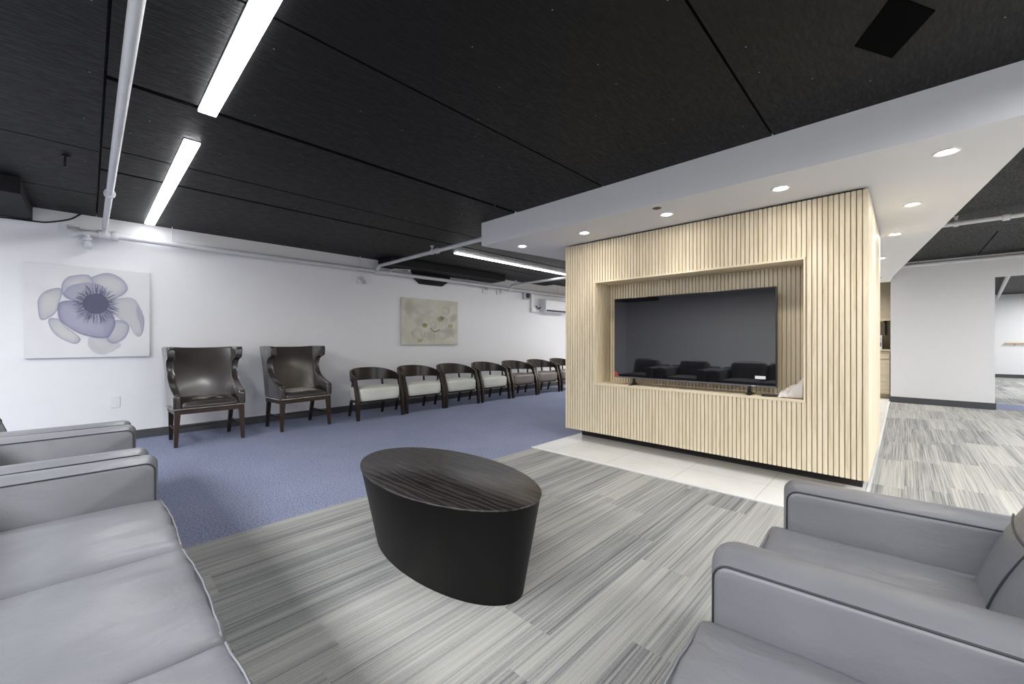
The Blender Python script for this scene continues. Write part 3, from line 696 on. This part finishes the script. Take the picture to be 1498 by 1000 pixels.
# ------------------------------------------------------------------ wing chairs
def wing_chair(label, loc, rz, seatmat):
    t = thing('wing_chair', label, 'chair', loc, rz, 'dark leather wing chairs')
    # back: lofted slab, leaning and bowed
    mb = MB(); rings = []
    for i in range(13):
        s_ = i/12; z = .41 + .665*s_; yb = .455 + .125*s_**1.3
        w = .292 + .012*s_; row_f = []; row_b = []
        for j in range(13):
            u = 2*j/12 - 1
            zz = z + (.012*abs(u)**3 if i == 12 else 0)
            row_f.append((u*w, yb - .06 - .045*u*u - .02*math.sin(PI*s_)*(1-u*u), zz)); row_b.append((u*w, yb + .01, zz))
        rings.append(row_f + row_b[::-1])
    mb.loft(rings); mb.build('backrest', m_brown, t, 50, bevel=.012)
    prof = spline([(-.005,.405),(-.008,.50),(-.004,.555),(.03,.574),(.11,.596),(.22,.640),(.315,.705),(.365,.78),(.375,.86),(.345,.925),(.275,.955),(.235,.968),(.222,.99),(.222,1.05),(.235,1.078),(.275,1.088)], 4)
    rear = [(.42,1.090),(.585,1.085),(.535,.80),(.475,.405)]
    for sg in (-1, 1):
        mb = MB(); poly = prof + rear
        cy = sum(p[0] for p in poly)/len(poly); cz = .75
        def xoff(z): return .028*max(0, (z-.60)/.49)**1.5
        rings = []
        for k, ins in ((0, .018), (.008, .004), (.018, 0), (.050, 0), (.060, .004), (.068, .018)):
            rings.append([(sg*(.268 + k + xoff(p[1])), p[0] + (cy-p[0])*ins/.3, p[1] + (cz-p[1])*ins/.34) for p in poly])
        mb.loft(rings); w = mb.build('wing', m_brown, t, 35)
        mb = MB(); mb.tube([(sg*(.328+xoff(p[1])), p[0]-.002, p[1]+.001) for p in prof], .004, 6); mb.build('piping', m_brown, w, 60)
    mb = MB(); mb.pillow(0, .225, .430, .54, .455, .085, .03, (0,.01,.022), (14,14,4), .002, 3); mb.v = [(x, y, z+.07*max(0,y)) for x, y, z in mb.v]; mb.build('seat', seatmat, t, 180)
    mb = MB(); mb.box(-.325, .325, -.002, .03, .352, .402); mb.box(-.325, -.29, .03, .47, .352, .402); mb.box(.29, .325, .03, .47, .352, .402); mb.box(-.325, .325, .44, .47, .352, .402)
    mb.build('seat_rail', m_leg, t, bevel=.003)
    mb = MB()
    for i in range(47): mb.ball((-.322 + .644*i/46, -.0125, .409), .0066, 6, 4)
    for sg in (-1, 1):
        for i in range(1, 32): mb.ball((sg*.340, -.005 + .47*i/32, .409), .0058, 6, 4)
    mb.build('nailhead_trim', m_nail, t, 60)
    for sg in (-1, 1):
        mb = MB(); x0, x1 = sg*.325, sg*.272
        a, b = min(x0, x1), max(x0, x1); c0, c1 = (sg*.328, sg*.296); c, d = min(c0, c1), max(c0, c1)
        mb.hexa([(c,-.004,0),(d,-.004,0),(d,.030,0),(c,.030,0)], [(a,-.003,.353),(b,-.003,.353),(b,.05,.353),(a,.05,.353)])
        mb.build('leg', m_leg, t, bevel=.003)
        mb = MB(); mb.hexa([(sg*.285-.017,.505,0),(sg*.285+.017,.505,0),(sg*.285+.017,.54,0),(sg*.285-.017,.54,0)], [(sg*.295-.024,.42,.353),(sg*.295+.024,.42,.353),(sg*.295+.024,.468,.353),(sg*.295-.024,.468,.353)])
        mb.build('leg', m_dark, t, bevel=.003)
        mb = MB(); mb.box(sg*.295-.010, sg*.295+.010, .03, .475, .165, .190); mb.build('stretcher', m_dark, t)
    mb = MB(); mb.box(-.287, .287, .24, .26, .168, .188); mb.build('stretcher', m_dark, t)
    return t
wing_chair('dark leather wing chair nearest the wall outlet, seat lightly scuffed', (.965, 5.665, 0), math.radians(1.5), m_brownworn)
wing_chair('dark leather wing chair with badly worn pale seat, beside the barrel chairs', (2.008, 5.70, 0), math.radians(6), m_brownworn2)

# ------------------------------------------------------------------ barrel chairs
def barrel_chair(label, loc, rz, seatmat, group):
    t = thing('barrel_chair', label, 'chair', loc, rz, group)
    mb = MB(); rings = []; N = 36
    for i in range(N+1):
        a = PI*(1 - i/N)                                    # left tip over the back to the right tip
        ca, sa = math.cos(a), math.sin(a)
        sx = math.copysign(abs(ca)**.78, ca); sy = abs(sa)**.86
        cx, cy = .362*sx, .085 + .415*sy
        nx, ny = ca*.95, sa
        l = math.hypot(nx, ny); nx /= l; ny /= l
        f = sa**.75
        zt = .612 + .128*f; zb = .555 - .012*f if sa > .3 else .565 - .022*(sa/.3)
        zb = min(zb, zt-.035); th = .014 if sa > .25 else .022 - .008*sa/.25
        lean = .018*f
        rings.append([(cx-nx*th, cy-ny*th, zb), (cx+nx*th, cy+ny*th, zb), (cx+nx*(th+lean), cy+ny*(th+lean), zt), (cx-nx*(th-lean), cy-ny*(th-lean), zt)])
    mb.loft(rings); mb.build('backrest', m_darkx, t, 45, bevel=.004)
    for sg in (-1, 1):
        mb = MB()
        def sec(z, y0, y1, xc, hw): return [(xc-hw,y0,z),(xc+hw,y0,z),(xc+hw,y1,z),(xc-hw,y1,z)]
        R = [sec(0, -.018, .024, sg*.362, .020), sec(.22, -.022, .040, sg*.362, .025), sec(.30, -.016, .046, sg*.362, .025), sec(.45, .030, .088, sg*.364, .024), sec(.53, .056, .125, sg*.364, .024), sec(.575, .066, .20, sg*.364, .022), sec(.612, .070, .17, sg*.364, .020)]
        mb.loft(R); mb.build('leg', m_dark, t, 30, bevel=.004)
        mb = MB(); R = [sec(0, .470, .502, sg*.272, .016), sec(.25, .395, .435, sg*.268, .020)]; mb.loft(R); mb.build('leg', m_dark, t, bevel=.003)
        mb = MB(); R = [sec(.25, .395, .43, sg*.265, .014), sec(.58, .425, .452, sg*.240, .013)]; mb.loft(R); mb.build('back_post', m_dark, t, bevel=.003)
    # seat frame and cushion with rounded rear
    def plan(ins, z):
        pts = []
        for i in range(40):
            a = 2*PI*i/40; ca, sa = math.cos(a), math.sin(a); e = .28 if sa < 0 else .55
            pts.append(((.335-ins)*math.copysign(abs(ca)**e, ca), .225 + (.225-ins)*math.copysign(abs(sa)**e, sa), z))
        return pts
    mb = MB(); mb.loft([plan(.012,.242), plan(.008,.246), plan(.008,.270), plan(.012,.274)]); mb.build('seat_frame', m_dark, t, 40)
    mb = MB(); R = [plan(.012,.272), plan(.003,.285), plan(0,.32), plan(0,.42)]
    for k in range(1, 6): a = PI/2*k/5; R.append(plan(.045*(1-math.cos(a)), .42+.04*math.sin(a)))
    R += [plan(.12,.474), plan(.19,.480)]
    mb.loft(R); mb.build('seat', seatmat, t, 60)
    return t
G1, G2 = 'cream seated barrel chairs along the wall', 'taupe seated barrel chairs along the wall'
bx = [3.052, 3.862, 4.648, 5.476, 6.310, 7.105, 7.93]
labs = ['cream-seated dark barrel chair right beside the second wing chair', 'cream-seated dark barrel chair, second from the wing chairs',
        'cream-seated dark barrel chair, third from the wing chairs', 'cream-seated dark barrel chair next to the first taupe-seated one',
        'taupe-seated barrel chair next to the last cream-seated one', 'taupe-seated barrel chair in the middle of the three taupe ones', 'taupe-seated barrel chair partly hidden behind the slatted wall']
b0 = barrel_chair(labs[0], (bx[0], 5.66, 0), 0, m_cream, G1)
for i in range(1, 4): dup(b0, (bx[i], 5.685, 0), random.uniform(-.02, .02), labs[i])
b1 = barrel_chair(labs[4], (bx[4], 5.685, 0), 0, m_taupe, G2)
for i in range(5, 7): dup(b1, (bx[i], 5.685, 0), random.uniform(-.02, .02), labs[i])

# ------------------------------------------------------------------ oval coffee table
ct = thing('coffee_table', 'oval drum coffee table of dark stained oak on the grey carpet', 'coffee table', (1.317, 1.792, 0))
def oval(rx, ry, z, n=72, ox=0, oy=0): return [(ox+rx*math.cos(2*PI*i/n), oy+ry*math.sin(2*PI*i/n), z) for i in range(n)]
mb = MB(); R = [oval(.234+(.334-.234)*k/10, .556+(.634-.556)*k/10, .442*k/10) for k in range(11)]
mb.loft(R); mb.build('body', m_tabside, ct, 50)
mb = MB(); mb.loft([oval(.334,.634,.440), oval(.338,.639,.442), oval(.338,.639,.447), oval(.335,.636,.450)]); mb.build('top', m_tabtop, ct, 50)

# ------------------------------------------------------------------ grey leather seating, built facing +x with width along y
def arm(parent, y0, y1, off=0, zt=.62, back=-.80, sides=(-1,)):
    mb = MB(); W_ = y1-y0; rings = []
    def prof(ins, y):
        x1, zt_, r = off-ins, zt-ins, .036
        pts = [(back+ins, .05+ins), (x1, .05+ins), (x1, .30)] + arc(x1-r, zt_-r, r, 0, 90, 7) + [(x1-.25, zt_), (back+.25, zt_+.004), (back+ins, zt_-.005)]
        return [(x, y, z) for x, z in pts]
    for t, ins in ((0,.016),(.03,.006),(.08,.002),(.2,-.004),(.35,-.009),(.5,-.011),(.65,-.009),(.8,-.004),(.92,.002),(.97,.006),(1,.016)):
        rings.append(prof(ins, y0 + W_*t))
    mb.loft(rings); a = mb.build('armrest', m_grey, parent, 50)
    for y, sg in ((y0, -1), (y1, 1)):
        if sg not in sides: continue
        x1, r, zz = off-.006, .036, zt-.004
        pts = [(x1+.002, y, .08), (x1+.002, y, .3)] + [(p[0], y, p[1]) for p in arc(x1-r, zz-r, r, 0, 90, 8)] + [(back+.02, y, zz)]
        mb = MB(); mb.tube([(p[0], p[1]-sg*.004, p[2]) for p in pts], .0026, 6); mb.build('piping', m_seam, a, 60)
def seat_unit(parent, y0, y1, seed, front=.02, lean=.30, h=.43, bx=-.62, off=0, up=0):
    w = y1-y0; front = .02 + off
    mb = MB(); mb.pillow(-.33+off/2, (y0+y1)/2, .365+up, .70+off, w-.018, .195, .028, (.012,.004,.024), (28,26,8), .007, seed, (4,11,6)); s_ = mb.build('seat_cushion', m_grey, parent, 180)
    xe = .02 + off
    mb = MB(); zt = .455+up; pts = []
    pts.append((xe-.014, y0+.016, .29)); pts.append((xe-.008, y0+.014, .42))
    for i in range(13): pts.append((xe-.012+.010*math.sin(PI*i/12)+.0012*math.sin(i*2.3+seed), y0+.022+(w-.044)*i/12, zt+.004*math.sin(PI*i/12)))
    pts.append((xe-.008, y1-.014, .42)); pts.append((xe-.014, y1-.016, .29))
    mb.tube(pts, .0032, 6); mb.build('piping', m_grey, s_, 60)
    mb = MB(); mb.pillow(0, 0, h/2, .24, w-.01, h, .085, (.035,.012,.02), (10,18,14), .002, seed+9, (7,5,6))
    mb.transform(Matrix.Translation((bx, (y0+y1)/2, .375)) @ Matrix.Rotation(-lean, 4, 'Y')); b = mb.build('back_cushion', m_grey, parent, 180)
    # stitched seams across the cushion front
    mb = MB()
    def on(u, v): return Matrix.Translation((bx, (y0+y1)/2, .375)) @ Matrix.Rotation(-lean, 4, 'Y') @ Vector((.1215+.035*(1-(2*u/(w-.01))**2)*(1-(2*v/h-1)**2), u, v))
    mb.tube([on(-w*.40 + w*.8*i/12, h*.60 - .02*math.sin(PI*i/12)) for i in range(13)], .0028, 5)
    mb.tube([on(w*.10 - .04*i/8, h*.60 - h*.42*i/8) for i in range(9)], .0028, 5)
    mb.build('seam', m_seam, b, 60)
def seating(name, label, cat, loc, rz, layout, back=-.90, lean=.34, h=.40, bx=-.64, group=None, sides=(-1,), up=0):
    """layout: ('a'|'s', y0, y1) runs along y"""
    t = thing(name, label, cat, loc, rz, group)
    ya = min(l[1] for l in layout); yb = max(l[2] for l in layout)
    for k, (c, y0, y1, *o) in enumerate(layout):
        off = o[0] if o else 0
        if c == 'a': arm(t, y0, y1, off, back=back, sides=sides)
        else: seat_unit(t, y0, y1, k+len(name), lean=lean, h=h, bx=bx, off=off, up=up)
    mb = MB(); mb.pillow((-.095+back)/2, (ya+yb)/2, .165, -.095-back-.02, yb-ya-.02, .21, .02, n=(6,6,4)); mb.build('base', m_grey, t, 180)
    mb = MB(); mb.pillow(0, 0, .27, .14, yb-ya-.02, .54, .05, n=(6,12,8)); mb.transform(Matrix.Translation((back+.12, (ya+yb)/2, .12)) @ Matrix.Rotation(-.16, 4, 'Y')); mb.build('back_frame', m_grey, t, 180)
    for x in (-.16, back+.10):
        for y in (ya+.08, yb-.08):
            mb = MB(); mb.lathe([(.018,0),(.024,.065)], (x, y, 0), 12); mb.build('leg', m_black, t, 50)
    return t
seating('sofa', 'grey leather three-cushion sofa filling the lower left corner', 'sofa', (.21, 0, 0), 0,
        [('a', .36, .545), ('s', .55, 1.15), ('s', 1.15, 1.76), ('s', 1.76, 2.375), ('a', 2.378, 2.575)])
seating('armchair', 'grey leather armchair wedged between the sofa and another armchair', 'armchair', (.195, 0, 0), 0,
        [('a', 2.588, 2.77), ('s', 2.775, 3.345), ('a', 3.352, 3.585)], group='grey leather armchairs in the left row')
seating('armchair', 'grey leather seat farthest left in the row, nearest the white wall, showing its cushion corner', 'armchair', (.185, 0, 0), 0,
        [('a', 3.598, 3.775), ('s', 3.78, 4.36)], group='grey leather armchairs in the left row')
# right-hand seat faces the long wall (+y): local +x -> +y, local y -> -x
seating('loveseat', 'grey leather loveseat with a centre armrest in the lower right corner', 'sofa', (1.125, .345, 0), PI/2 + math.radians(4.6),
        [('a', -.775, -.605, -.085), ('s', -.600, -.087, -.06), ('a', -.083, .083), ('s', .087, .60), ('a', .605, .77)], lean=.40, h=.47, bx=-.615, sides=(1,), up=.028)

# ------------------------------------------------------------------ kitchenette far behind
kc = thing('kitchen_cabinet', 'pale wood base cabinet seen beside the slatted wall', 'cabinet', (11.3, 1.5, 0))
mb = MB(); mb.box(11.02, 11.58, .20, 2.8, .10, .955); mb.build('body', m_kwood, kc, world=True)
mb = MB(); mb.box(11.07, 11.58, .20, 2.8, .0, .10); mb.build('toe_kick', mk_ash('oak_plinth', 'y', .78), kc, world=True)
for y in (.205, .86, 1.515, 2.17):
    mb = MB(); mb.box(11.0, 11.02, y, y+.645, .80, .95); mb.build('drawer', m_kwood, kc, world=True, bevel=.002)
    mb = MB(); mb.box(11.0, 11.02, y, y+.645, .105, .785); mb.build('door', m_kwood, kc, world=True, bevel=.002)
mb = MB(); mb.box(10.98, 11.58, .195, 2.8, .957, .99); tag(mb.build('countertop', mk_ash('oak_counter', 'y', .98), None, bevel=.003), 'light wood countertop on the far kitchen cabinet', 'countertop')
ks = thing('wall_shelf', 'light wood shelf on black brackets above the kitchen counter', 'shelf', (11.4, 1.5, 1.58))
mb = MB(); mb.box(11.0, XB, .195, 2.6, 1.56, 1.60); mb.build('board', m_kwood, ks, world=True)
for y in (.26, 1.3):
    mb = MB(); mb.box(11.03, XB, y, y+.03, 1.53, 1.56); mb.box(XB-.03, XB, y, y+.03, 1.28, 1.53); mb.hexa([(11.03,y,1.53),(11.06,y,1.53),(11.06,y+.03,1.53),(11.03,y+.03,1.53)], [(11.03,y,1.56),(11.06,y,1.56),(11.06,y+.03,1.56),(11.03,y+.03,1.56)])
    mb.build('bracket', m_black, ks, world=True)
mo = thing('microwave', 'white microwave on the far kitchen counter by the slatted wall edge', 'microwave', (11.2, .56, .99))
mb = MB(); mb.box(11.03, 11.42, .315, .80, .99, 1.27); mb.build('case', m_white, mo, world=True, bevel=.006)
mb = MB(); mb.box(11.022, 11.03, .44, .79, 1.02, 1.25); mb.build('door', m_black, mo, world=True)
mb = MB(); mb.box(11.024, 11.03, .335, .42, 1.05, 1.13); mb.box(11.024, 11.03, .345, .41, 1.16, 1.22); mb.build('control_panel', m_black, mo, world=True)

# ------------------------------------------------------------------ light
def area(name, loc, sx, sy, e, col=(1,1,1), rot=(0,0,0)):
    L = bpy.data.lights.new(name, 'AREA'); L.shape = 'RECTANGLE'; L.size = sx; L.size_y = sy; L.energy = e; L.color = col
    o = bpy.data.objects.new(name, L); COL.objects.link(o); o.location = loc; o.rotation_euler = rot; return o
CW = (.985, .99, 1)
# added fill lights out of view, brightening the rooms
area('fill_light', (-2.0, 1.2, 2.44), .9, 7.5, 185, CW)
area('fill_light', (2.6, -2.5, 2.44), .3, 3.4, 50, CW)
area('fill_light', (6.0, -2.6, 2.44), 6.0, .12, 100, CW)
area('fill_light', (9.3, 4.87, 2.44), 3.2, .12, 30, CW)
area('fill_light', (13.5, -3.0, 2.55), 4.0, .2, 75, CW)
area('fill_light', (17.5, -3.2, 2.55), 3.0, .2, 60, CW)
area('kitchen_fill', (10.6, 2.2, 2.2), .2, 2.0, 60, (1,.95,.88))  # added fill, hidden by the partition, lifts the dark kitchenette
w = bpy.data.worlds.new('world'); sc.world = w; w.use_nodes = True
w.node_tree.nodes['Background'].inputs[0].default_value = (.8,.85,1,1); w.node_tree.nodes['Background'].inputs[1].default_value = .05

sc.view_settings.view_transform = 'Standard'; sc.view_settings.look = 'None'; sc.view_settings.gamma = 1
sc.view_settings.use_curve_mapping = False; sc.view_settings.exposure = 1.14
sc.cycles.use_denoising = True; sc.cycles.max_bounces = 10; sc.cycles.diffuse_bounces = 6
sc.cycles.sample_clamp_indirect = 6
